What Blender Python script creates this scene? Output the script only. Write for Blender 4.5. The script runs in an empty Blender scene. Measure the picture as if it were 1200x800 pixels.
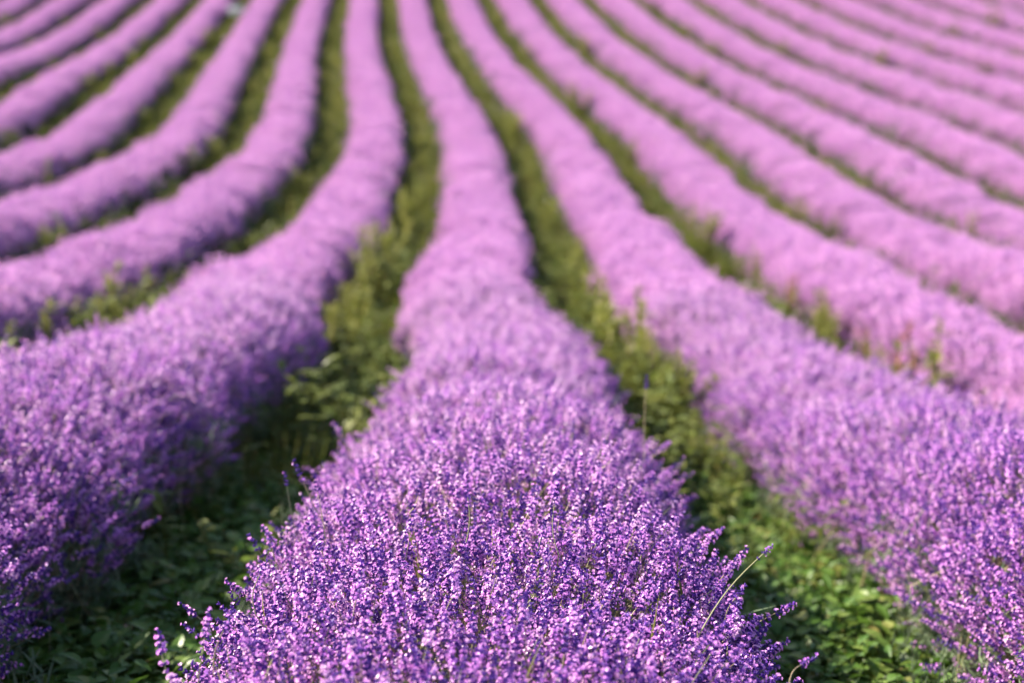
import bpy, bmesh, math, random
import numpy as np
from mathutils import Vector, Matrix

# ------------------------------------------------------------------ camera, sky, sun, exposure
scene = bpy.context.scene
ROOT = scene.collection
R = math.radians
CAM_Z, PITCH, YAW = 1.468, R(8.34), R(5.242)
cam_data = bpy.data.cameras.new('camera')
cam = bpy.data.objects.new('camera', cam_data)
ROOT.objects.link(cam)
cam.location = (0, 0, CAM_Z)
cam.rotation_euler = (R(90) - PITCH, 0, -YAW)
cam_data.sensor_width = 36
cam_data.lens = 50
cam_data.clip_start = 0.05
cam_data.clip_end = 600
cam_data.dof.use_dof = True
cam_data.dof.focus_distance = 2.58
cam_data.dof.aperture_fstop = 1.9
cam_data.dof.aperture_blades = 8
scene.camera = cam

SUN_AZ, SUN_EL = R(-58), R(37)            # azimuth clockwise from +Y
world = bpy.data.worlds.new('World')
scene.world = world
world.use_nodes = True
wn = world.node_tree
sky = wn.nodes.new('ShaderNodeTexSky')
sky.sky_type = 'NISHITA'
sky.sun_disc = False
sky.sun_elevation = SUN_EL
sky.sun_rotation = SUN_AZ
wn.links.new(sky.outputs[0], wn.nodes['Background'].inputs[0])
wn.nodes['Background'].inputs[1].default_value = 0.085
sun_data = bpy.data.lights.new('sun', 'SUN')
sun_data.energy = 5.0
sun_data.angle = R(0.6)
sun_data.color = (1.0, 0.89, 0.76)
sun = bpy.data.objects.new('sun', sun_data)
ROOT.objects.link(sun)
sd = Vector((math.sin(SUN_AZ) * math.cos(SUN_EL), math.cos(SUN_AZ) * math.cos(SUN_EL), math.sin(SUN_EL)))
sun.rotation_euler = sd.to_track_quat('Z', 'Y').to_euler()
sun.location = (-6, 4, 8)
scene.view_settings.view_transform = 'Standard'
scene.view_settings.look = 'None'
scene.view_settings.gamma = 1
scene.view_settings.exposure = 2.05
scene.render.engine = 'CYCLES'
scene.cycles.max_bounces = 8
scene.cycles.diffuse_bounces = 4
scene.cycles.transmission_bounces = 6
scene.cycles.use_denoising = True

rng = np.random.default_rng(7)
random.seed(7)

# ------------------------------------------------------------------ terrain
PITCH_M, HALF_W, TOP = 1.5, 0.55, 0.65    # row spacing, half width of a hedge, its height
KN = np.array([1., 3, 5, 7.5, 10, 13, 17, 22, 28, 36, 46, 60, 80])
Z0 = np.array([.06, .105, -.03, -.1085, -.079, -.018, .2554, .8611, 1.8015, 3.2408, 5.374, 8.3, 12.6])
SL = np.array([.006, -.0172, -.0583, -.0858, -.0207, -.0311, -.0215, -.002, .0003, .0257, .038, .04, .04])
QU = np.array([.0001, -.0006, -.0015, -.0017, .0001, .0015, .00245, .0025, .0031, .0016, .0017, .001, .001])
BE = np.array([.03, .285, .4277, .6327, .5899, .9114, 1.1362, 1.4155, 1.329, 1.091, 1.078, 1.3, 1.8])


def spline(vals):
    n = len(KN)
    h = np.diff(KN)
    A = np.zeros((n, n)); rhs = np.zeros(n)
    A[0, 0] = A[-1, -1] = 1
    for i in range(1, n - 1):
        A[i, i - 1], A[i, i], A[i, i + 1] = h[i - 1], 2 * (h[i - 1] + h[i]), h[i]
        rhs[i] = 6 * ((vals[i + 1] - vals[i]) / h[i] - (vals[i] - vals[i - 1]) / h[i - 1])
    m = np.linalg.solve(A, rhs)

    def f(y):
        y = np.clip(np.asarray(y, float), KN[0], KN[-1])
        i = np.clip(np.searchsorted(KN, y) - 1, 0, n - 2)
        t = y - KN[i]; u = KN[i + 1] - y; hh = h[i]
        return (m[i] * u ** 3 + m[i + 1] * t ** 3) / (6 * hh) + (vals[i] / hh - m[i] * hh / 6) * u + (vals[i + 1] / hh - m[i + 1] * hh / 6) * t
    return f


f_z, f_s, f_q, f_b = spline(Z0), spline(SL), spline(QU), spline(BE)


def ground_z(X, Y):
    X = np.asarray(X, float); Y = np.asarray(Y, float)
    x = np.clip(X - f_b(Y), -24, 24)
    extra = np.maximum(Y - KN[-1], 0) * 0.12
    return f_z(Y) + f_s(Y) * x + f_q(Y) * x * x + extra


def row_x(row, Y):
    w = np.clip(1.6 - np.abs(np.asarray(row, float) + 1), 0, 1) * .11 + np.clip(1.6 - np.abs(np.asarray(row, float) - 1), 0, 1) * -.04
    return row * PITCH_M + f_b(Y) - np.clip(w, -1, 1) * np.interp(Y, [4.2, 7.5], [1, 0])


FPX = 1200 * 50 / 36


def project(X, Y, Z):
    Xr = X * math.cos(YAW) - Y * math.sin(YAW)
    Yr = X * math.sin(YAW) + Y * math.cos(YAW)
    dz = Z - CAM_Z
    d = Yr * math.cos(PITCH) - dz * math.sin(PITCH)
    up = Yr * math.sin(PITCH) + dz * math.cos(PITCH)
    dd = np.maximum(d, 0.05)
    return 600 + FPX * Xr / dd, 400 - FPX * up / dd, d


# ------------------------------------------------------------------ helpers
def new_mat(name):
    m = bpy.data.materials.new(name)
    m.use_nodes = True
    nt = m.node_tree
    nt.nodes.clear()
    return m, nt, nt.nodes.new('ShaderNodeOutputMaterial')


def leafy(name, cols, transl=0.35, gloss=0.12, rough=0.45, noise=0, jitter=0.25):
    """thin plant tissue: diffuse + light shining through + a faint sheen; colour drifts from piece to piece"""
    m, nt, out = new_mat(name)
    N, L = nt.nodes, nt.links
    info = N.new('ShaderNodeObjectInfo')
    ramp = N.new('ShaderNodeValToRGB')
    els = ramp.color_ramp.elements
    while len(els) < len(cols):
        els.new(0.5)
    for k, c in enumerate(cols):
        els[k].position = k / max(1, len(cols) - 1)
        els[k].color = (*c, 1)
    if noise:
        geo = N.new('ShaderNodeNewGeometry')
        nz = N.new('ShaderNodeTexNoise')
        nz.inputs['Scale'].default_value = noise
        nz.inputs['Detail'].default_value = 3
        L.new(geo.outputs['Position'], nz.inputs['Vector'])
        mr = N.new('ShaderNodeMapRange')
        mr.inputs['From Min'].default_value = 0.3
        mr.inputs['From Max'].default_value = 0.7
        L.new(nz.outputs['Fac'], mr.inputs['Value'])
        add = N.new('ShaderNodeMath'); add.operation = 'MULTIPLY_ADD'
        add.inputs[1].default_value = 0.55
        L.new(info.outputs['Random'], add.inputs[0])
        mul = N.new('ShaderNodeMath'); mul.operation = 'MULTIPLY'
        mul.inputs[1].default_value = 0.45
        L.new(mr.outputs[0], mul.inputs[0])
        L.new(mul.outputs[0], add.inputs[2])
        L.new(add.outputs[0], ramp.inputs[0])
    else:
        # islands of one mesh differ too
        geo = N.new('ShaderNodeNewGeometry')
        mix = N.new('ShaderNodeMath'); mix.operation = 'MULTIPLY_ADD'
        mix.inputs[1].default_value = 0.5
        L.new(info.outputs['Random'], mix.inputs[0])
        m2 = N.new('ShaderNodeMath'); m2.operation = 'MULTIPLY'; m2.inputs[1].default_value = 0.5
        L.new(geo.outputs['Random Per Island'], m2.inputs[0])
        L.new(m2.outputs[0], mix.inputs[2])
        L.new(mix.outputs[0], ramp.inputs[0])
    dif = N.new('ShaderNodeBsdfDiffuse')
    tr = N.new('ShaderNodeBsdfTranslucent')
    gl = N.new('ShaderNodeBsdfGlossy')
    gl.inputs['Roughness'].default_value = rough
    gl.inputs['Color'].default_value = (0.9, 0.9, 0.9, 1)
    L.new(ramp.outputs[0], dif.inputs['Color'])
    L.new(ramp.outputs[0], tr.inputs['Color'])
    a = N.new('ShaderNodeMixShader'); a.inputs[0].default_value = transl
    L.new(dif.outputs[0], a.inputs[1]); L.new(tr.outputs[0], a.inputs[2])
    fr = N.new('ShaderNodeFresnel'); fr.inputs['IOR'].default_value = 1.35
    fm = N.new('ShaderNodeMath'); fm.operation = 'MULTIPLY_ADD'
    fm.inputs[1].default_value = gloss * 3; fm.inputs[2].default_value = gloss * 0.15
    L.new(fr.outputs[0], fm.inputs[0])
    b = N.new('ShaderNodeMixShader')
    L.new(fm.outputs[0], b.inputs[0])
    L.new(a.outputs[0], b.inputs[1]); L.new(gl.outputs[0], b.inputs[2])
    L.new(b.outputs[0], out.inputs['Surface'])
    return m


M = {}
M['calyx'] = leafy('calyx_violet', [(.040, .014, .135), (.085, .026, .24), (.18, .06, .39)], 0.15, 0.07)
M['calyx_pale'] = leafy('calyx_mauve', [(.14, .04, .27), (.26, .08, .40), (.38, .14, .50)], 0.25, 0.06)  # lightened calyx for farther flowers, brightening distant rows by colour
M['corolla'] = leafy('corolla_lilac', [(.52, .17, .68), (.74, .30, .74), (.85, .45, .79)], 0.45, 0.03)
M['corolla_pale'] = leafy('corolla_pale_lilac', [(.66, .32, .65), (.76, .43, .69), (.85, .56, .76)], 0.45, 0.04)  # lightened petals for farther flowers; warm hazy light partly put into the colour
M['stem'] = leafy('stem_sage', [(.15, .19, .08), (.27, .24, .12), (.40, .25, .17)], 0.1, 0.1)
M['lav_leaf'] = leafy('lavender_leaf', [(.06, .095, .05), (.12, .16, .09), (.17, .21, .13)], 0.2, 0.03)
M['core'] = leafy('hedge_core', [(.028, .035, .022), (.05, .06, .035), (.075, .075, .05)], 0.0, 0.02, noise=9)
M['weed'] = leafy('weed_leaf', [(.06, .085, .014), (.10, .125, .022), (.19, .20, .045)], 0.4, 0.05)
M['clover'] = leafy('ground_leaf', [(.035, .085, .012), (.06, .125, .016), (.07, .135, .018), (.15, .21, .045), (.26, .17, .06)], 0.4, 0.07, 0.4)
M['grass'] = leafy('grass_blade', [(.07, .10, .02), (.14, .15, .03), (.27, .24, .08)], 0.4, 0.05)
M['tall_weed'] = leafy('tall_weed_leaf', [(.10, .13, .018), (.17, .19, .03), (.28, .28, .06)], 0.45, 0.05)
M['seed'] = leafy('weed_seed_head', [(.16, .19, .03), (.27, .27, .05), (.34, .28, .09)], 0.35, 0.05)
M['dry'] = leafy('dry_leaf', [(.20, .10, .05), (.32, .17, .10), (.42, .27, .19)], 0.25, 0.1)
M['rust'] = leafy('rust_plume', [(.25, .09, .04), (.36, .15, .08), (.42, .22, .11)], 0.3, 0.05)
M['orange'] = leafy('orange_petal', [(.55, .17, .02), (.7, .26, .03)], 0.3, 0.08)


def soil_mat():
    m, nt, out = new_mat('soil')
    N, L = nt.nodes, nt.links
    b = N.new('ShaderNodeBsdfPrincipled')
    b.inputs['Roughness'].default_value = 0.95
    g = N.new('ShaderNodeNewGeometry')
    n1 = N.new('ShaderNodeTexNoise'); n1.inputs['Scale'].default_value = 3; n1.inputs['Detail'].default_value = 8
    n2 = N.new('ShaderNodeTexNoise'); n2.inputs['Scale'].default_value = 60; n2.inputs['Detail'].default_value = 6
    L.new(g.outputs['Position'], n1.inputs['Vector']); L.new(g.outputs['Position'], n2.inputs['Vector'])
    r = N.new('ShaderNodeValToRGB')
    r.color_ramp.elements[0].color = (.030, .036, .014, 1); r.color_ramp.elements[0].position = .35
    r.color_ramp.elements[1].color = (.085, .068, .038, 1); r.color_ramp.elements[1].position = .68
    L.new(n1.outputs['Fac'], r.inputs[0])
    mx = N.new('ShaderNodeMix'); mx.data_type = 'RGBA'; mx.blend_type = 'MULTIPLY'; mx.inputs[0].default_value = .6
    L.new(r.outputs[0], mx.inputs[6]); L.new(n2.outputs['Fac'], mx.inputs[7])
    L.new(mx.outputs[2], b.inputs['Base Color'])
    bp = N.new('ShaderNodeBump'); bp.inputs['Strength'].default_value = .8; bp.inputs['Distance'].default_value = .03
    L.new(n2.outputs['Fac'], bp.inputs['Height']); L.new(bp.outputs[0], b.inputs['Normal'])
    L.new(b.outputs[0], out.inputs[0])
    return m


M['soil'] = soil_mat()


def stone_mat():
    m, nt, out = new_mat('pale_stone')
    N, L = nt.nodes, nt.links
    b = N.new('ShaderNodeBsdfPrincipled'); b.inputs['Roughness'].default_value = .85
    g = N.new('ShaderNodeNewGeometry')
    n1 = N.new('ShaderNodeTexNoise'); n1.inputs['Scale'].default_value = 14; n1.inputs['Detail'].default_value = 8
    L.new(g.outputs['Position'], n1.inputs['Vector'])
    r = N.new('ShaderNodeValToRGB')
    r.color_ramp.elements[0].color = (.66, .60, .51, 1); r.color_ramp.elements[1].color = (.82, .78, .70, 1)
    L.new(n1.outputs['Fac'], r.inputs[0]); L.new(r.outputs[0], b.inputs['Base Color'])
    L.new(b.outputs[0], out.inputs[0])
    return m


M['stone'] = stone_mat()


class Geo:
    """collects faces with material indices; build() makes one mesh"""
    def __init__(self):
        self.v, self.f, self.mi = [], [], []

    def add(self, verts, faces, mi=0):
        o = len(self.v)
        self.v.extend(verts)
        self.f.extend([tuple(i + o for i in f) for f in faces])
        self.mi.extend([mi] * len(faces))

    def tube(self, pts, radii, sides=3, mi=0, cap=True):
        rings = []
        for k, p in enumerate(pts):
            d = (pts[min(k + 1, len(pts) - 1)] - pts[max(k - 1, 0)])
            if d.length < 1e-9:
                d = Vector((0, 0, 1))
            d.normalize()
            a = d.orthogonal().normalized() if k == 0 else (rings[-1][1] - d * rings[-1][1].dot(d)).normalized()
            bb = d.cross(a)
            rings.append(([p + (a * math.cos(t) + bb * math.sin(t)) * radii[k] for t in [2 * math.pi * j / sides for j in range(sides)]], a))
        V = [q for r in rings for q in r[0]]
        Fs = []
        for k in range(len(pts) - 1):
            for j in range(sides):
                a0 = k * sides + j; a1 = k * sides + (j + 1) % sides
                Fs.append((a0, a1, a1 + sides, a0 + sides))
        if cap:
            Fs.append(tuple((len(pts) - 1) * sides + j for j in range(sides)))
        self.add(V, Fs, mi)

    def leaf(self, base, d, up, length, width, mi=0, fold=0.2, droop=0.3, seg=3):
        """a leaf blade with a midrib fold, tapering to both ends and bending down"""
        d = d.normalized()
        side = d.cross(up)
        if side.length < 1e-5:
            side = d.orthogonal()
        side.normalize()
        nrm = side.cross(d).normalized()
        V, Fs = [], []
        for k in range(seg + 1):
            t = k / seg
            w = width * 0.5 * math.sin(math.pi * min(0.97, 0.1 + 0.9 * t) ** 0.85)
            c = base + d * (length * t) - nrm * (droop * length * t * t)
            V += [c - side * w + nrm * fold * w, c, c + side * w + nrm * fold * w]
        for k in range(seg):
            i = k * 3
            Fs += [(i, i + 1, i + 4, i + 3), (i + 1, i + 2, i + 5, i + 4)]
        self.add(V, Fs, mi)

    def mesh(self, name, mats):
        me = bpy.data.meshes.new(name)
        me.from_pydata([tuple(v) for v in self.v], [], self.f)
        for m in mats:
            me.materials.append(m)
        me.polygons.foreach_set('material_index', self.mi)
        me.update()
        return me


def link(name, data, parent=None, **props):
    o = bpy.data.objects.new(name, data)
    ROOT.objects.link(o)
    if parent:
        o.parent = parent
    for k, v in props.items():
        o[k] = v
    return o


rnd = random.Random(11)
U = rnd.uniform


def rvec(s=1):
    return Vector((U(-s, s), U(-s, s), U(-s, s)))


# ------------------------------------------------------------------ lavender spikes (head base at the origin, stem going down -Z)
def corolla(g, p, d, size, mi):
    """two raised lips and three lower lobes around the mouth"""
    a = d.orthogonal().normalized(); b = d.cross(a)
    ph = U(0, 6.28)
    for k in range(5):
        t = ph + k * 1.2566
        o = a * math.cos(t) + b * math.sin(t)
        s = a * -math.sin(t) + b * math.cos(t)
        ln = size * (1.0 if k < 2 else 0.75) * U(.85, 1.15)
        w = ln * 0.42
        g.add([p, p + o * ln * .6 + s * w + d * ln * .35, p + o * ln + d * ln * U(.05, .4), p + o * ln * .6 - s * w + d * ln * .35], [(0, 1, 2, 3)], mi)


def head(g, open_share, detail, mc=0, mp=1, off=Vector((0, 0, 0)), axis=Vector((0, 0, 1))):
    a = axis.normalized(); e1 = a.orthogonal().normalized(); e2 = a.cross(e1)
    if detail == 2:
        n = rnd.choice([3, 3, 4, 4, 5, 6])
        L = 0.0062 * n + .004
        for w in range(n):
            t = w / (n - 1)
            z = L * t
            rad = 0.0030 * (1.0 - 0.45 * t)
            m = rnd.choice([6, 7, 7, 8]) if t < .8 else 5
            ph = U(0, 6.28)
            for k in range(m):
                an = ph + k * 6.283 / m + U(-.2, .2)
                o = e1 * math.cos(an) + e2 * math.sin(an)
                d = (o * U(.65, 1.0) + a * (U(.15, .8) + .7 * t)).normalized()
                p0 = off + a * (z + U(-.0025, .0025)) + o * rad * .4
                ln = U(.0045, .0080) * (1 - .25 * t)
                r0 = U(.0010, .00135)
                g.tube([p0, p0 + d * ln * .6, p0 + d * ln], [r0 * .65, r0 * 1.2, r0 * .8], 4, mc)
                if U(0, 1) < open_share * (1.15 if t < .75 else .5):
                    q = p0 + d * (ln + .0010)
                    corolla(g, q, (d + rvec(.25)).normalized(), U(.0032, .0048), mp)
        if U(0, 1) < .45:      # a lower whorl set apart on the stem
            z = -U(.012, .022); m = 6; ph = U(0, 6)
            for k in range(m):
                an = ph + k * 1.047
                o = e1 * math.cos(an) + e2 * math.sin(an)
                d = (o + a * .6).normalized()
                p0 = off + a * z
                g.tube([p0, p0 + d * .004, p0 + d * .006], [.0007, .0014, .0009], 4, mc)
                if U(0, 1) < open_share:
                    corolla(g, p0 + d * .007, d, U(.0036, .005), mp)
        return L
    # simple head for hedges further off
    n = 3
    L = U(.030, .045)
    g.tube([off, off + a * L * .3, off + a * L * .75, off + a * L], [.002, .0048, .0038, .0012], 4, mc)
    for k in range(int(open_share * 22 + .5)):
        an = U(0, 6.283)
        o = e1 * math.cos(an) + e2 * math.sin(an)
        z = L * U(.05, 1.0)
        p = off + a * z + o * .0045
        d = (o + a * U(.2, 1.2)).normalized()
        s = d.orthogonal().normalized()
        s2 = d.cross(s)
        w = U(.0042, .0068)
        g.add([p + s * w, p + s2 * w * .9, p - s * w, p - s2 * w * .9], [(0, 1, 2, 3)], mp)
    return L


def stem_curve(length, bend, seg=4):
    bx, by = U(-bend, bend), U(-bend, bend)
    return [Vector((bx * (k / seg) ** 2, by * (k / seg) ** 2, -length * k / seg)) for k in range(seg, -1, -1)]


templates = {}


def template_collection(name, meshes):
    c = bpy.data.collections.new(name)
    for k, me in enumerate(meshes):
        o = bpy.data.objects.new('%s_%02d' % (name, k), me)
        c.objects.link(o)
    templates[name] = c
    return c


HEAD_MATS = [M['calyx'], M['corolla'], M['stem'], M['lav_leaf']]
near_heads, near_stems, near_full = [], [], []
for k in range(14):
    share = [.04, .2, .35, .6, .25, .08, .4, .7, .2, .3, .12, .5, .0, .6][k]
    gh = Geo(); head(gh, share, 2)
    gs = Geo(); gs.tube(stem_curve(U(.20, .27), .02), [.0011, .0010, .0009, .0008, .0008], 3, 0, False)
    near_heads.append(gh.mesh('flower_head', HEAD_MATS[:2]))
    near_stems.append(gs.mesh('flower_stem', [M['stem']]))
    gf = Geo()
    gf.v, gf.f, gf.mi = list(gh.v), list(gh.f), list(gh.mi)
    gf.add(gs.v, gs.f, 2)
    near_full.append(gf.mesh('near_spike', HEAD_MATS[:3]))
template_collection('near_spike', near_full)
bloom_full = []
for k in range(10):
    g = Geo(); head(g, [.6, .8, .5, .9, .7, 1.0, .65, .85, .4, .75][k], 2)
    g.tube(stem_curve(U(.20, .27), .02), [.0011, .0010, .0009, .0008, .0008], 3, 2, False)
    bloom_full.append(g.mesh('bloom_spike', [M['calyx' if k % 3 == 0 else 'calyx_pale'], M['corolla_pale'], M['stem']]))
template_collection('bloom_spike', bloom_full)


def tuft_mesh(name, count, radius, share):
    g = Geo()
    for k in range(count):
        rr = radius * math.sqrt(U(0, 1)); an = U(0, 6.283)
        ax = Vector((math.cos(an) * rr * 3 + U(-.2, .2), math.sin(an) * rr * 3 + U(-.2, .2), 1)).normalized()
        p = Vector((math.cos(an) * rr, math.sin(an) * rr, U(-.06, .02)))
        head(g, share * U(.5, 1.3), 1, 0, 1, p, ax)
        if k % 2 == 0:
            q = p - ax * U(.10, .16)
            g.tube([q, p], [.0012, .001], 3, 2, False)
    return g.mesh(name, [M['calyx_pale'], M['corolla_pale'], M['stem']])


template_collection('mid_tuft', [tuft_mesh('mid_tuft', 10, .06, .9) for k in range(8)])
template_collection('far_tuft', [tuft_mesh('far_tuft', 22, .10, 1.1) for k in range(8)])


def leaf_spray(n):
    g = Geo()
    for k in range(n):
        an = U(0, 6.283); el = U(.2, 1.3)
        d = Vector((math.cos(an) * math.cos(el), math.sin(an) * math.cos(el), math.sin(el)))
        b = Vector((U(-.03, .03), U(-.03, .03), U(-.03, .03)))
        g.leaf(b, d, Vector((0, 0, 1)), U(.035, .06), U(.0035, .006), 0, .3, .1, 2)
    return g.mesh('leaf_spray', [M['lav_leaf']])


def long_blade():
    g = Geo()
    for k in range(2):
        g.leaf(Vector((U(-.01, .01), U(-.01, .01), -.08)), Vector((U(-.25, .25), U(-.25, .25), 1)), Vector((1, 0, .2)), U(.09, .15), U(.003, .006), 0, .4, U(0, .15), 4)
    return g.mesh('long_blade', [M['grass']])


template_collection('long_blade', [long_blade() for k in range(5)])
template_collection('lavender_leaf_spray', [leaf_spray(26) for k in range(5)])


# ------------------------------------------------------------------ scattering (stuff only)
def euler_from_dir(d, spin):
    d = d / np.linalg.norm(d, axis=1, keepdims=True)
    ref = np.where(np.abs(d[:, 2:3]) < .95, np.array([[0, 0, 1.]]), np.array([[1., 0, 0]]))
    x = np.cross(ref, d); x /= np.linalg.norm(x, axis=1, keepdims=True)
    y = np.cross(d, x)
    c, s = np.cos(spin)[:, None], np.sin(spin)[:, None]
    xx = x * c + y * s
    yy = np.cross(d, xx)
    ry = -np.arcsin(np.clip(xx[:, 2], -1, 1))
    rx = np.arctan2(yy[:, 2], d[:, 2])
    rz = np.arctan2(xx[:, 1], xx[:, 0])
    return np.stack([rx, ry, rz], 1)


groups_cache = {}


def scatter_group(tname):
    if tname in groups_cache:
        return groups_cache[tname]
    ng = bpy.data.node_groups.new('scatter_' + tname, 'GeometryNodeTree')
    ng.interface.new_socket('Geometry', in_out='INPUT', socket_type='NodeSocketGeometry')
    ng.interface.new_socket('Geometry', in_out='OUTPUT', socket_type='NodeSocketGeometry')
    N, L = ng.nodes, ng.links
    gi, go = N.new('NodeGroupInput'), N.new('NodeGroupOutput')
    ci = N.new('GeometryNodeCollectionInfo')
    ci.inputs['Collection'].default_value = templates[tname]
    ci.inputs['Separate Children'].default_value = True
    ci.inputs['Reset Children'].default_value = True
    iop = N.new('GeometryNodeInstanceOnPoints')
    iop.inputs['Pick Instance'].default_value = True

    def attr(name, typ):
        a = N.new('GeometryNodeInputNamedAttribute')
        a.data_type = typ
        a.inputs['Name'].default_value = name
        return a.outputs['Attribute']
    L.new(gi.outputs[0], iop.inputs['Points'])
    L.new(ci.outputs[0], iop.inputs['Instance'])
    L.new(attr('pick', 'INT'), iop.inputs['Instance Index'])
    L.new(attr('rot', 'FLOAT_VECTOR'), iop.inputs['Rotation'])
    L.new(attr('size', 'FLOAT'), iop.inputs['Scale'])
    L.new(iop.outputs[0], go.inputs[0])
    groups_cache[tname] = ng
    return ng


def scatter(name, tname, pos, dirs, size, parent=None, **props):
    n = len(pos)
    if n == 0:
        return None
    me = bpy.data.meshes.new(name)
    me.vertices.add(n)
    me.vertices.foreach_set('co', np.ascontiguousarray(pos, np.float32).ravel())
    rot = euler_from_dir(dirs, rng.uniform(0, 2 * math.pi, n)).astype(np.float32)
    me.attributes.new('rot', 'FLOAT_VECTOR', 'POINT').data.foreach_set('vector', rot.ravel())
    me.attributes.new('size', 'FLOAT', 'POINT').data.foreach_set('value', np.ascontiguousarray(size, np.float32))
    k = len(templates[tname].objects)
    me.attributes.new('pick', 'INT', 'POINT').data.foreach_set('value', rng.integers(0, k, n).astype(np.int32))
    for m in templates[tname].objects[0].data.materials:
        me.materials.append(m)
    o = link(name, me, parent, **props)
    md = o.modifiers.new('scatter', 'NODES')
    md.node_group = scatter_group(tname)
    return o


# ------------------------------------------------------------------ ground
def build_ground():
    xs = np.concatenate([np.linspace(-160, -26, 14), np.linspace(-25, 25, 101), np.linspace(26, 160, 14)])
    ys = np.concatenate([np.linspace(-60, -4, 8), np.linspace(-3, 60, 127), np.linspace(61, 260, 24)])
    Xg, Yg = np.meshgrid(xs, ys)
    Zg = ground_z(Xg, Yg)
    V = np.stack([Xg, Yg, Zg], -1).reshape(-1, 3)
    nx, ny = len(xs), len(ys)
    idx = np.arange(nx * ny).reshape(ny, nx)
    Fq = np.stack([idx[:-1, :-1], idx[:-1, 1:], idx[1:, 1:], idx[1:, :-1]], -1).reshape(-1, 4)
    me = bpy.data.meshes.new('ground')
    me.from_pydata(V.tolist(), [], Fq.tolist())
    me.materials.append(M['soil'])
    me.polygons.foreach_set('use_smooth', [True] * len(me.polygons))
    return link('ground', me, None, kind='structure', label='dark weedy soil of the sloping lavender field', category='ground')


build_ground()

# ------------------------------------------------------------------ hedges
ORD = ['', 'first', 'second', 'third', 'fourth', 'fifth', 'sixth', 'seventh', 'eighth', 'ninth', 'tenth', 'eleventh', 'twelfth', 'thirteenth', 'fourteenth']


class Row:
    def __init__(self, row):
        self.row = row
        r = np.random.default_rng(100 + row)
        self.ph = r.uniform(0, 6.28, 12)
        self.plant = np.cumsum(r.uniform(.38, .62, 260)) - 6     # plant centres along the row
        self.big = r.uniform(.955, 1.045, 260)
        self.lat = r.uniform(-.04, .04, 260)

    def lump(self, Y):
        i = np.clip(np.searchsorted(self.plant, Y), 1, len(self.plant) - 2)
        a, b = self.plant[i - 1], self.plant[i]
        t = (Y - a) / (b - a)
        s = t * t * (3 - 2 * t)
        m = self.big[i - 1] * (1 - s) + self.big[i] * s
        l = self.lat[i - 1] * (1 - s) + self.lat[i] * s
        return m - .042 * np.sin(np.pi * t) ** 2, l        # waist between two plants

    def surface(self, Y, a, shrink=0.0):
        """point on the outer canopy: a = angle from the top in radians, +-1.9"""
        m, l = self.lump(Y)
        p = self.ph
        bump = .035 * np.sin(Y * 2.3 + p[0]) + .03 * np.sin(Y * 5.1 + a * 2 + p[1]) + .03 * np.sin(a * 4 + Y * 1.3 + p[2])
        k = m + bump * .8
        hw = HALF_W * k * np.interp(Y, [1.9, 2.5, 3.2, 8, 16, 30], [1.04, .98, .88, .88, .82, .74])
        if self.row >= 2:
            hw = hw * np.interp(Y, [8, 20], [1.0, 1.05])       # these hedges have grown closer together
        if self.row == 0:
            hw = hw * (1 + .02 * np.exp(-((Y - 4.6) / 1.3) ** 2))
        hw = hw - shrink
        top = TOP * k * np.interp(Y, [3, 12, 30], [.97, .92, .86]) - shrink
        zc = .25
        sa, ca = np.sin(a), np.cos(a)
        x = hw * np.sign(sa) * np.abs(sa) ** .92
        z = np.where(ca >= 0, zc + (top - zc) * np.abs(ca) ** .9, zc + ca * .55)
        x = np.where(ca < 0, np.sign(sa) * hw * (1 + ca * .55), x)
        X = row_x(self.row, Y) + l + x
        Z = ground_z(row_x(self.row, Y), Y) + z
        return np.stack([X, Y, Z], -1)

    def in_view(self, P, margin):
        u, v, d = project(P[:, 0], P[:, 1], P[:, 2])
        return (d > .5) & (u > -margin) & (u < 1200 + margin) & (v > -330) & (v < 800 + margin)


def directions(a, n, up, spread):
    d = np.stack([np.sin(a) * .8, np.zeros(n), np.cos(a) * .8 + up], -1)
    return d / np.linalg.norm(d, axis=1, keepdims=True) + rng.normal(0, spread, (n, 3)) * np.array([1, 1, .6])


def sample_angles(n, edge=1.0, fall=1.35, least=.07):
    """flowers crowd the top; the flanks show more and more stems and leaves"""
    a = rng.uniform(-1.75, 1.75, int(n * 1.6) + 10)
    w = np.where(np.abs(a) < edge, 1.0, np.clip(1 - (np.abs(a) - edge) * fall, least, 1))
    return a[rng.uniform(0, 1, len(a)) < w][:n]


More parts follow.
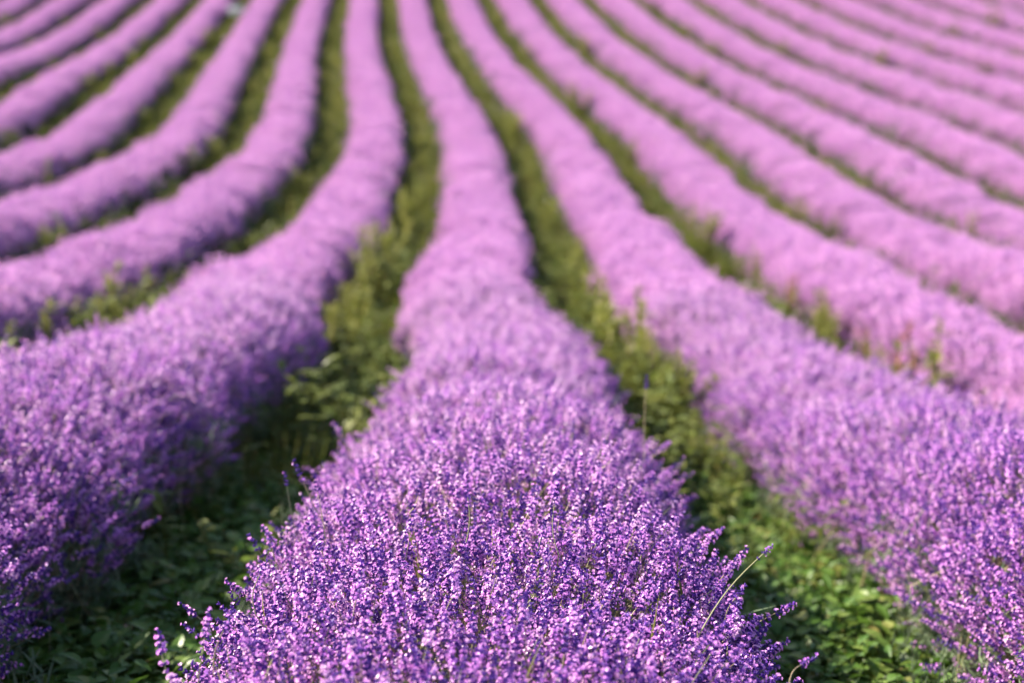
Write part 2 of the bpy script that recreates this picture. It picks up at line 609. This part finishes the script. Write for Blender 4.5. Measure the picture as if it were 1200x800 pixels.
def make_row(row):
    rw = Row(row)
    h = link('lavender_hedge', None)
    bx = float(row_x(row, 5)); h.location = (bx, 5.0, float(ground_z(bx, 5)))
    inv = np.array(h.location)
    if row == 0:
        lab = 'lavender hedge in sharp focus, with one long flower stalk leaning out'
    elif row < 0:
        lab = "%s lavender hedge counted from the sharp one, on the pale stone's side" % ORD[-row]
    else:
        lab = '%s lavender hedge counted from the sharp one, on the side without the pale stone' % ORD[row]
    h['label'] = lab; h['category'] = 'lavender hedge'; h['group'] = 'parallel lavender hedges on the slope'
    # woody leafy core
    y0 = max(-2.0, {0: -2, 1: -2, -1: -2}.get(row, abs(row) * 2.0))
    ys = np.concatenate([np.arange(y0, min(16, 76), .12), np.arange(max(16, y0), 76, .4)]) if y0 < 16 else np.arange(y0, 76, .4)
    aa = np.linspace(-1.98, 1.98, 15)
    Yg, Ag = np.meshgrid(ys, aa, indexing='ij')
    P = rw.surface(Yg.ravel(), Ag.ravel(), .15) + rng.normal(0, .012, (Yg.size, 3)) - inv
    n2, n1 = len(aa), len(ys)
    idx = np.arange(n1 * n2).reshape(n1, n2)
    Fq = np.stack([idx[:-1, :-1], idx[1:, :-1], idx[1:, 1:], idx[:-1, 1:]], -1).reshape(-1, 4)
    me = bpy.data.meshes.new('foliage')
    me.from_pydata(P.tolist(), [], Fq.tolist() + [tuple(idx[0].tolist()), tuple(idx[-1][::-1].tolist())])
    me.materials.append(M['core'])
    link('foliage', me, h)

    def place(Ya, Yb, density, tname, name, up, spread, depth, smin, smax, margin, keep=None, base=-.035, low=False, share=None):
        arc = 1.75
        n = int((Yb - Ya) * arc * density)
        a = (sample_angles(n, 1.05 if row >= 2 else .85, 1.6, .12) if 'tuft' in tname else sample_angles(n)) if not low else np.sign(rng.uniform(-1, 1, n)) * rng.uniform(.95, 1.8, n)
        n = len(a)
        Y = rng.uniform(Ya, Yb, n)
        if share is not None:
            m = rng.uniform(0, 1, n) < share(Y)
            Y, a = Y[m], a[m]; n = len(Y)
        P = rw.surface(Y, a)
        dd = directions(a, n, up, spread)
        # deeper and taller stalks: most heads near the canopy, some inside, a few sticking out
        off = -np.abs(rng.normal(0, depth, n)) + np.where(rng.uniform(0, 1, n) < .16, rng.uniform(0, .075, n), 0.0) + base
        if 'leaf' in tname:
            off = np.minimum(off, base - .03)       # leaves stay below the flowers
        dn = dd / np.linalg.norm(dd, axis=1, keepdims=True)
        P = P + dn * off[:, None]
        m = rw.in_view(P, margin)
        P, dd, off = P[m], dd[m], off[m]
        if keep is not None:
            P, dd = keep(P, dd, off)
        sz = rng.uniform(smin, smax, len(P))
        scatter(name, tname, P - inv, dd, sz, h, kind='stuff')

    def pick_individuals(count, near):
        def keep(P, dd, off):
            u, v, d = project(P[:, 0], P[:, 1], P[:, 2])
            ok = (u > 5) & (u < 1195) & (v > 40) & (v < 796) & (off > -.045) & (d < near)
            # face the camera rather than hide behind the crest
            c = np.where(ok)[0]
            order = c[np.argsort(d[c] + rng.uniform(0, .5, len(c)))][:count]
            for i in order:
                k = rnd.randrange(len(near_heads))
                e = euler_from_dir(dd[i:i + 1], np.array([U(0, 6.28)]))[0]
                s = link('flower_stem', near_stems[k], h)
                s.location = P[i] - inv
                s.rotation_euler = e
                s.scale = [U(.85, 1.15)] * 3
                link('flower_head', near_heads[k], s)
            mask = np.ones(len(P), bool); mask[order] = False
            return P[mask], dd[mask]
        return keep

    if row in (-1, 0, 1):
        near_a = 1.2
        # the bloom rises along the row; paler petals partly stand in for warm haze
        ys_ = [2.3, 4.4, 6.8, 9.2] if row == 0 else [3.5, 5.2, 7.4, 9.4]  # side hedges stay violet longer, putting their shade into the flower colour
        pale_share = lambda Y: np.interp(Y, ys_, [.10, .45, .8, 1.0])
        place(near_a, 4.6, 2300, 'near_spike', 'flower_spikes', .7, .30, .05, .75, 1.1, 330,
              pick_individuals(300 if row == 0 else 150, 3.4 if row == 0 else 5.5), share=lambda Y: 1 - pale_share(Y))
        place(near_a, 4.6, 2300, 'bloom_spike', 'open_spikes', .7, .30, .05, .75, 1.1, 330, share=pale_share)
        place(4.6, 9.5, 1800, 'near_spike', 'flower_spikes', .7, .30, .045, .95, 1.3, 330, share=lambda Y: 1 - pale_share(Y))
        place(4.6, 9.5, 1800, 'bloom_spike', 'open_spikes', .7, .30, .045, .95, 1.3, 330, share=pale_share)
        # loose stalks sticking out of the flanks
        place(near_a, 8.0, 130, 'near_spike', 'loose_spikes', .45, .3, .02, .9, 1.2, 330, None, .02, True)
        if row == 0:
            place(near_a, 6.0, 14, 'long_blade', 'grass_blades', 1.5, .2, .03, .7, 1.3, 330, None, -.02)
        # leaves low on the flanks
        place(near_a, 9.0, 170, 'lavender_leaf_spray', 'side_leaves', .8, .4, .05, .8, 1.5, 330, None, -.10, True)
        place(9.0, 17, 240, 'mid_tuft', 'flower_spikes', .7, .2, .02, .9, 1.25, 200, None, -.055)
    elif abs(row) <= 3:
        place(5.5, 17, 240, 'mid_tuft', 'flower_spikes', .7, .2, .02, .9, 1.25, 220, None, -.055)
        place(5.5, 17, 60, 'lavender_leaf_spray', 'side_leaves', .8, .4, .05, 1.0, 1.8, 150, None, -.10, True)
    else:
        place(8, 17, 60, 'lavender_leaf_spray', 'side_leaves', .8, .4, .05, 1.2, 2.0, 120, None, -.10, True)
        place(8, 17, 150, 'mid_tuft', 'flower_spikes', .7, .2, .02, .9, 1.25, 220, None, -.055)
    place(17, 40, 22, 'lavender_leaf_spray', 'side_leaves', .8, .4, .05, 1.6, 2.6, 120, None, -.10, True)
    place(17, 60, 95, 'far_tuft', 'flower_spikes', .7, .2, .02, .9, 1.25, 220, None, -.075)
    return h, rw


hedges = {}
for row in range(-12, 14):
    hedges[row] = make_row(row)


# ------------------------------------------------------------------ the long leaning stalk and a few strays at the edge of the sharp hedge
def unproject(u, v, d):
    xr = (u - 600) / FPX * d
    up = (400 - v) / FPX * d
    fwd = d
    Yr = fwd * math.cos(PITCH) + up * math.sin(PITCH)
    dz = -fwd * math.sin(PITCH) + up * math.cos(PITCH)
    X = xr * math.cos(YAW) + Yr * math.sin(YAW)
    Y = -xr * math.sin(YAW) + Yr * math.cos(YAW)
    return Vector((X, Y, CAM_Z + dz))


def stray(pa, pb, sag, parent, label=None, hk=3, r=.0011, scale=1.0):
    """a flower stalk running from pa to its head at pb"""
    n = 9
    ax = pb - pa
    sd_ = ax.cross(Vector((0, 1, 0))).normalized()
    pts = [pa + ax * (k / n) + sd_ * sag * math.sin(math.pi * k / n) for k in range(n + 1)]
    cx = float(row_x(0, pa.y)) ; root = Vector((cx + (pa.x - cx) * .45, pa.y, float(ground_z(cx, pa.y)) + .22))   # rooted in the woody core
    pts = [root, (root + pa) / 2 + (pa - root).length * .08 * Vector((0, 0, -1))] + pts
    n = len(pts) - 1
    g = Geo()
    o = pts[-1]
    g.tube([p - o for p in pts], [r * (1.1 - .3 * k / n) for k in range(n + 1)], 5, 0, True)
    s = link('flower_stem', g.mesh('long_stem', [M['stem']]), parent)
    s.location = o - parent.location
    if label:
        s['label'] = label
    hd = link('flower_head', near_heads[hk], s)
    d = (pts[-1] - pts[-2]).normalized()
    hd.rotation_euler = d.to_track_quat('Z', 'Y').to_euler()
    hd.scale = [scale] * 3
    return s


h0 = hedges[0][0]
stray(unproject(812, 757, 2.42), unproject(895, 648, 2.50), .012, h0, 'single long pale stalk leaning out with a small violet head', 4, .0014, .75)
for (ua, va, ub, vb, d, k) in [(232, 800, 240, 745, 2.25, 7), (205, 800, 190, 765, 2.22, 3), (250, 790, 262, 738, 2.3, 2), (395, 640, 352, 556, 3.1, 5), (352, 640, 336, 568, 3.2, 0),
                              (385, 660, 372, 575, 3.0, 12), (850, 740, 862, 700, 2.6, 5), (545, 640, 548, 582, 2.75, 10), (655, 650, 650, 590, 2.7, 8),
                              (480, 600, 490, 580, 2.8, 0), (755, 540, 757, 455, 3.9, 12), (300, 720, 305, 672, 2.5, 9), (925, 800, 940, 778, 2.3, 6)]:
    stray(unproject(ua, va, d - .02), unproject(ub, vb, d), U(-.006, .01), h0, None, k, .0011, U(.85, 1.1))


# ------------------------------------------------------------------ ground cover between the hedges
def ground_plant(n):
    g = Geo()
    for k in range(n):
        an = U(0, 6.283); rr = U(.01, .07)
        b = Vector((math.cos(an) * rr * .4, math.sin(an) * rr * .4, 0))
        tip = Vector((math.cos(an) * rr, math.sin(an) * rr, U(.03, .10)))
        g.tube([b, (b + tip) / 2 + Vector((0, 0, .012)), tip], [.0012, .001, .0008], 3, 1, False)
        d = Vector((math.cos(an), math.sin(an), U(-.4, .9)))
        g.leaf(tip, d, Vector((U(-.6, .6), U(-.6, .6), 1)), U(.024, .050), U(.016, .034), 0, .25, .25, 4)
    return g.mesh('ground_plant', [M['clover'], M['weed']])


def grass_tuft(n, hmin, hmax, mat):
    g = Geo()
    for k in range(n):
        an = U(0, 6.283)
        b = Vector((U(-.03, .03), U(-.03, .03), 0))
        d = Vector((math.cos(an) * U(.05, .5), math.sin(an) * U(.05, .5), 1))
        g.leaf(b, d, Vector((math.cos(an), math.sin(an), .2)), U(hmin, hmax), U(.005, .010), 0, .3, U(.05, .35), 4)
    return g.mesh('grass_tuft', [mat])


def small_weed():
    g = Geo()
    for s in range(rnd.choice([2, 3, 4])):
        hgt = U(.12, .26)
        b = Vector((U(-.04, .04), U(-.04, .04), 0)); t = b + Vector((U(-.05, .05), U(-.05, .05), hgt))
        g.tube([b, t], [.0025, .0012], 3, 0, False)
        for k in range(9):
            q = b.lerp(t, U(.15, 1)); an = U(0, 6.28)
            g.leaf(q, Vector((math.cos(an), math.sin(an), U(.1, .9))), Vector((0, 0, 1)), U(.03, .065), U(.010, .022), 0, .2, .3, 3)
    return g.mesh('small_weed', [M['weed']])


template_collection('ground_plant', [ground_plant(11) for k in range(7)])
template_collection('grass_tuft', [grass_tuft(14, .10, .28, M['grass']) for k in range(6)])
template_collection('small_weed', [small_weed() for k in range(7)])


def gap_points(Ya, Yb, density, half, margin=140):
    out = []
    for g in range(-12, 14):
        n = int((Yb - Ya) * 2 * half * density)
        Y = rng.uniform(Ya, Yb, n)
        X = row_x(g + .5, Y) + rng.uniform(-half, half, n)
        Z = ground_z(X, Y)
        u, v, d = project(X, Y, Z)
        m = (d > .5) & (u > -margin) & (u < 1200 + margin) & (v > -160) & (v < 800 + margin)
        out.append(np.stack([X, Y, Z], -1)[m])
    return np.concatenate(out)


def up_dirs(n, s):
    return np.array([[0, 0, 1.]]) + rng.normal(0, s, (n, 3)) * np.array([1, 1, .2])


def patchy(P, sc, lo):
    """thin a scatter into patches"""
    q = np.sin(P[:, 0] * sc + 1.3) * np.sin(P[:, 1] * sc * .8 + .4) + .6 * np.sin(P[:, 0] * sc * 2.3 + P[:, 1] * sc * 1.7)
    return P[rng.uniform(0, 1, len(P)) < np.clip(.55 + .5 * q, lo, 1)]


P = gap_points(1.5, 12, 420, .46)
P = P[rng.uniform(0, 1, len(P)) < np.interp(P[:, 1], [5, 9, 12], [1, .5, .25])]
scatter('ground_cover', 'ground_plant', P, up_dirs(len(P), .15), rng.uniform(.7, 1.35, len(P)), None, kind='stuff', label='low broad-leaved green weeds carpeting the soil between the hedges', category='ground cover')
P = np.concatenate([patchy(gap_points(5.5, 14, 60, .30), 1.7, .05), patchy(gap_points(14, 60, 75, .34), .9, .35)])
scatter('grass', 'grass_tuft', P, up_dirs(len(P), .12), rng.uniform(.6, 1.3, len(P)), None, kind='stuff', label='thin yellow-green grass blades growing between the hedges', category='grass')
P = np.concatenate([patchy(gap_points(4.0, 14, 62, .36), 1.3, .08), patchy(gap_points(14, 60, 60, .36), .8, .35)])
scatter('undergrowth', 'small_weed', P, up_dirs(len(P), .12), rng.uniform(.6, 1.35, len(P)) * np.interp(P[:, 1], [4, 6, 14, 20], [.9, 1.5, 1.35, 1.0]), None, kind='stuff', label='small leafy weeds filling the gaps between the hedges', category='undergrowth')


# ------------------------------------------------------------------ single weeds that stand out between the hedges
def weed_parts(kind):
    """meshes for one weed of unit height: (stem, leaves, seed_head)"""
    gs, gl, gh = Geo(), Geo(), Geo()
    stems = {'bushy': 9, 'tall': 3, 'rusty': 4, 'dark': 10}[kind]
    for s in range(stems):
        spread = {'bushy': .28, 'tall': .10, 'rusty': .14, 'dark': .34}[kind]
        b = Vector((U(-.05, .05), U(-.05, .05), -.02))
        hh = U(.7, 1.0) if s else 1.0
        t = Vector((U(-spread, spread), U(-spread, spread), hh))
        mid = b.lerp(t, .5) + Vector((U(-.04, .04), U(-.04, .04), 0))
        gs.tube([b, mid, t], [.012, .009, .004], 4, 0, False)
        nl = {'bushy': 22, 'tall': 16, 'rusty': 12, 'dark': 26}[kind]
        for k in range(nl):
            f = U(.12, .95)
            q = b.lerp(mid, f * 2) if f < .5 else mid.lerp(t, f * 2 - 1)
            an = U(0, 6.28); ln = U(.10, .22) * (1.15 - .6 * f)
            gl.leaf(q, Vector((math.cos(an), math.sin(an), U(.1, 1.1))), Vector((0, 0, 1)), ln, ln * U(.22, .42), 0, .2, .3, 3)
        if kind != 'dark':
            for k in range(26):
                f = U(.6, 1.0)
                q = mid.lerp(t, f * 2 - 1 if f > .5 else 0) + rvec(.025)
                an = U(0, 6.28)
                gh.leaf(q, Vector((math.cos(an) * .7, math.sin(an) * .7, 1)), Vector((0, 0, 1)), U(.03, .06), U(.015, .03), 0, .3, .0, 2)
    sm = {'bushy': 'seed', 'tall': 'seed', 'rusty': 'rust', 'dark': 'seed'}[kind]
    lm = {'bushy': 'tall_weed', 'tall': 'tall_weed', 'rusty': 'tall_weed', 'dark': 'weed'}[kind]
    return (gs.mesh('weed_stem', [M['grass']]), gl.mesh('weed_leaves', [M[lm]]), gh.mesh('weed_seed_head', [M[sm]]) if gh.v else None)


WEED = {k: [weed_parts(k) for j in range(4)] for k in ('bushy', 'tall', 'rusty', 'dark')}
LOOK = {'bushy': 'bushy yellow-green weed', 'tall': 'slender pale-headed weed', 'rusty': 'red-plumed weed', 'dark': 'low dark weed'}


def gap_name(g):
    k = g + .5
    n = int(abs(k) + .5)
    return "in %s gap from sharp hedge, %s" % (ORD[n], "pale stone's side" if k < 0 else 'away from stone')


def solve_gap(g, u, v, horizontal):
    Ys = np.linspace(2.5, 55, 4000)
    X = row_x(g + .5, Ys); Z = ground_z(X, Ys) + .12
    pu, pv, d = project(X, Ys, Z)
    e = np.abs(pv - v) if horizontal else np.abs(pu - u)
    ok = np.hypot(pu - u, pv - v)
    return float(Ys[np.argmin(ok)])


# (gap, image point of the foot, height, kind)
WEEDS = [
    (-1, 478, 300, .45, 'tall'), (-1, 440, 335, .55, 'bushy'), (-1, 462, 280, .5, 'tall'), (-1, 425, 372, .45, 'bushy'), (-1, 405, 405, .4, 'bushy'),
    (-1, 490, 250, .45, 'bushy'), (-1, 375, 450, .35, 'tall'), (-1, 455, 318, .5, 'tall'), (-1, 495, 180, .4, 'bushy'), (-1, 482, 130, .4, 'bushy'),
    (0, 735, 425, .55, 'bushy'), (0, 722, 390, .55, 'tall'), (0, 690, 345, .4, 'dark'), (0, 660, 300, .35, 'dark'), (0, 815, 470, .45, 'tall'), (0, 785, 440, .4, 'dark'),
    (0, 600, 165, .55, 'bushy'), (0, 635, 240, .35, 'dark'), (0, 560, 90, .35, 'bushy'), (0, 830, 520, .32, 'dark'), (0, 840, 560, .35, 'tall'), (0, 748, 440, .5, 'tall'),
    (1, 680, 125, .6, 'bushy'), (1, 622, 65, .55, 'bushy'), (1, 585, 25, .4, 'bushy'), (1, 740, 190, .5, 'bushy'), (1, 822, 298, .6, 'bushy'), (1, 848, 322, .4, 'dark'),
    (1, 885, 335, .5, 'tall'), (1, 935, 350, .5, 'rusty'), (1, 1000, 368, .4, 'tall'), (1, 1045, 378, .45, 'rusty'), (1, 1095, 392, .55, 'rusty'), (1, 1112, 398, .7, 'tall'), (1, 1180, 412, .4, 'tall'), (1, 960, 358, .45, 'bushy'), (1, 1070, 385, .4, 'bushy'),
    (2, 690, 55, .5, 'bushy'), (2, 728, 92, .4, 'bushy'), (2, 940, 252, .5, 'bushy'), (2, 965, 275, .45, 'dark'), (2, 912, 225, .35, 'dark'), (2, 640, 10, .4, 'bushy'),
    (3, 818, 92, .5, 'bushy'), (3, 1110, 262, .4, 'dark'), (3, 1142, 278, .5, 'tall'), (3, 755, 55, .4, 'bushy'), (3, 1030, 215, .35, 'dark'),
    (4, 805, 40, .45, 'bushy'), (4, 840, 55, .5, 'bushy'), (4, 765, 14, .5, 'dark'), (4, 1100, 180, .4, 'dark'), (4, 970, 120, .4, 'bushy'),
    (5, 945, 8, .5, 'bushy'), (6, 965, 45, .4, 'bushy'), (6, 1040, 45, .5, 'bushy'), (7, 1088, 60, .45, 'bushy'), (7, 1160, 55, .45, 'dark'), (8, 1120, 20, .5, 'bushy'), (8, 1195, 92, .5, 'bushy'), (9, 1168, 10, .6, 'bushy'),
    (-2, 110, 340, .55, 'bushy'), (-2, 85, 352, .5, 'tall'), (-2, 130, 335, .6, 'tall'), (-2, 178, 325, .5, 'tall'), (-2, 160, 330, .4, 'bushy'), (-2, 205, 310, .35, 'bushy'), (-2, 280, 280, .35, 'dark'), (-2, 55, 372, .55, 'tall'), (-2, 20, 385, .5, 'tall'), (-2, 345, 215, .5, 'bushy'), (-2, 385, 100, .4, 'bushy'), (-2, 388, 40, .4, 'bushy'), (-2, 370, 190, .4, 'tall'),
    (-3, 68, 272, .5, 'bushy'), (-3, 110, 262, .35, 'dark'), (-3, 225, 190, .5, 'bushy'), (-3, 250, 178, .4, 'bushy'), (-3, 315, 70, .45, 'bushy'), (-3, 310, 35, .45, 'bushy'), (-3, 298, 110, .35, 'bushy'), (-3, 330, 15, .4, 'bushy'),
    (-4, 60, 192, .5, 'tall'), (-4, 118, 182, .35, 'bushy'), (-4, 162, 132, .4, 'bushy'), (-4, 205, 95, .35, 'bushy'), (-4, 240, 48, .5, 'bushy'), (-4, 190, 85, .4, 'tall'), (-4, 222, 70, .4, 'bushy'),
    (-5, 128, 78, .5, 'bushy'), (-5, 100, 90, .45, 'bushy'), (-5, 12, 160, .5, 'dark'), (-5, 165, 48, .4, 'bushy'), (-5, 200, 22, .4, 'bushy'), (-5, 150, 65, .4, 'bushy'),
    (-6, 60, 62, .4, 'bushy'), (-6, 10, 95, .4, 'dark'), (-6, 150, 15, .4, 'bushy'), (-6, 115, 35, .4, 'bushy'), (-7, 75, 22, .4, 'bushy'), (-7, 35, 48, .35, 'bushy'), (-8, 5, 25, .5, 'bushy'), (-8, 30, 12, .4, 'dark'),
]
WEEDS += [(-1, u, v, h_, k_) for (u, v, h_, k_) in [(470, 262, .5, 'bushy'), (448, 300, .5, 'bushy'), (432, 350, .5, 'tall'), (415, 388, .45, 'tall'), (392, 428, .42, 'bushy'), (486, 215, .45, 'tall')]]
WEEDS += [(0, u, v, h_, k_) for (u, v, h_, k_) in [(705, 365, .45, 'bushy'), (755, 452, .45, 'bushy'), (675, 320, .42, 'bushy'), (645, 270, .4, 'bushy'), (800, 468, .42, 'bushy')]]
WEEDS = sorted([(g, kind, solve_gap(g, u, v, True), u, v, hgt) for (g, u, v, hgt, kind) in WEEDS])
seen = {}
for (g, kind, Y, u, v, hgt) in WEEDS:
    seen[(g, kind)] = seen.get((g, kind), 0) + 1
    alone = sum(1 for q in WEEDS if q[:2] == (g, kind)) == 1
    X = float(row_x(g + .5, Y)) + U(-.10, .10)
    # nudge sideways to where the foot was seen, staying inside the gap
    pu, pv, d = project(np.array([X]), np.array([Y]), ground_z(np.array([X]), np.array([Y])))
    X += float(np.clip((u - pu[0]) * d[0] / FPX, -.18, .18))
    w = link('weed_plant', None)
    w.location = (X, Y, float(ground_z(X, Y)))
    w.rotation_euler = (0, 0, U(0, 6.28))
    sc = hgt * U(.85, 1.1) * (.75 if g == -2 else .92)
    w.scale = (sc * 1.5, sc * 1.5, sc * 1.35)
    st, lv, sh = rnd.choice(WEED[kind])
    link('stem', st, w); link('leaves', lv, w, kind='stuff')
    if sh:
        link('seed_head', sh, w, kind='stuff')
    w['label'] = LOOK[kind] + ('' if alone else ', %s up the slope,' % ORD[seen[(g, kind)]]) + ' ' + gap_name(g)
    w['category'] = 'weed'
    w['group'] = 'weeds standing between the hedges'


# ------------------------------------------------------------------ fallen dry leaves, orange blossom, the pale stone
def ground_item(u, v, g):
    Ys = np.linspace(2.0, 50, 6000)
    best = None
    for Y in Ys:
        pass
    lo, hi = 1.5, 60
    # walk along the ray until it meets the ground
    for t in np.linspace(1.5, 55, 8000):
        p = unproject(u, v, t)
        if p.z <= float(ground_z(p.x, p.y)) + .02:
            return p
    return p


def dry_leaf(u, v, size, label):
    p = ground_item(u, v, 0)
    g = Geo()
    g.leaf(Vector((-size / 2, 0, 0)), Vector((1, 0, .12)), Vector((0, 0, 1)), size, size * .55, 0, .45, .3, 6)
    g.tube([Vector((-size * .75, 0, -.004)), Vector((-size / 2, 0, 0))], [.0012, .001], 4, 0)
    o = link('dry_leaf', g.mesh('dry_leaf', [M['dry']]), None, label=label, category='dry leaf', group='fallen dry leaves')
    o.location = (p.x, p.y, float(ground_z(p.x, p.y)) + .075)
    o.rotation_euler = (U(-.3, .3), U(-.3, .3), U(0, 6.28))


dry_leaf(1003, 778, .075, 'large pinkish-brown dry leaf curled on the low green weeds')
dry_leaf(1010, 712, .05, 'small brown dry leaf among weeds by the hedge foot')
dry_leaf(965, 745, .045, 'pale tan dry leaf tucked between green weeds')
dry_leaf(150, 762, .05, 'brown dry leaf in the shaded weeds beside the violet hedge')


def orange_flower(u, v, label):
    p = ground_item(u, v, 0)
    g = Geo()
    root = link('orange_flower', None, None, label=label, category='flower', group='orange flowers in the weeds')
    root.location = (p.x, p.y, float(ground_z(p.x, p.y)))
    root.rotation_euler = (0, 0, U(0, 6))
    g.tube([Vector((0, 0, -.01)), Vector((.004, 0, .06)), Vector((0, .003, .12))], [.0016, .0014, .0012], 4, 0)
    link('stem', g.mesh('flower_stalk', [M['weed']]), root)
    g = Geo()
    for k in range(7):
        an = k * .8976
        g.leaf(Vector((0, .003, .12)), Vector((math.cos(an), math.sin(an), .5)), Vector((0, 0, 1)), .015, .009, 0, .2, .3, 3)
    link('petals', g.mesh('petals', [M['orange']]), root)


orange_flower(856, 640, 'small orange flower low in the weeds, the one closer to the sharp hedge')
orange_flower(886, 635, 'small orange flower low in the weeds, the one farther from the sharp hedge')


def pale_stone():
    Y = solve_gap(-4, 273, 14, True)
    X = float(row_x(-3.5, Y))
    bm = bmesh.new()
    bmesh.ops.create_icosphere(bm, subdivisions=3, radius=1)
    r2 = random.Random(4)
    dirs = [Vector((r2.gauss(0, 1), r2.gauss(0, 1), r2.gauss(0, 1))).normalized() for k in range(14)]
    cut = [r2.uniform(.68, .95) for k in range(14)]
    for v in bm.verts:
        n = v.co.normalized()
        r = 1.0
        for d, c in zip(dirs, cut):
            q = n.dot(d)
            if q > .01:
                r = min(r, c / q)
        v.co = n * r * r2.uniform(.985, 1.015)
        v.co.x *= .32; v.co.y *= .22; v.co.z *= .22
    me = bpy.data.meshes.new('pale_stone')
    bm.to_mesh(me); bm.free()
    me.materials.append(M['stone'])
    o = link('pale_stone', me, None, label='pale whitish stone lying in a weedy gap far up the slope', category='stone')
    o.location = (X - .02, Y, float(ground_z(X, Y)) + .19)
    o.rotation_euler = (0, .15, .5)


pale_stone()
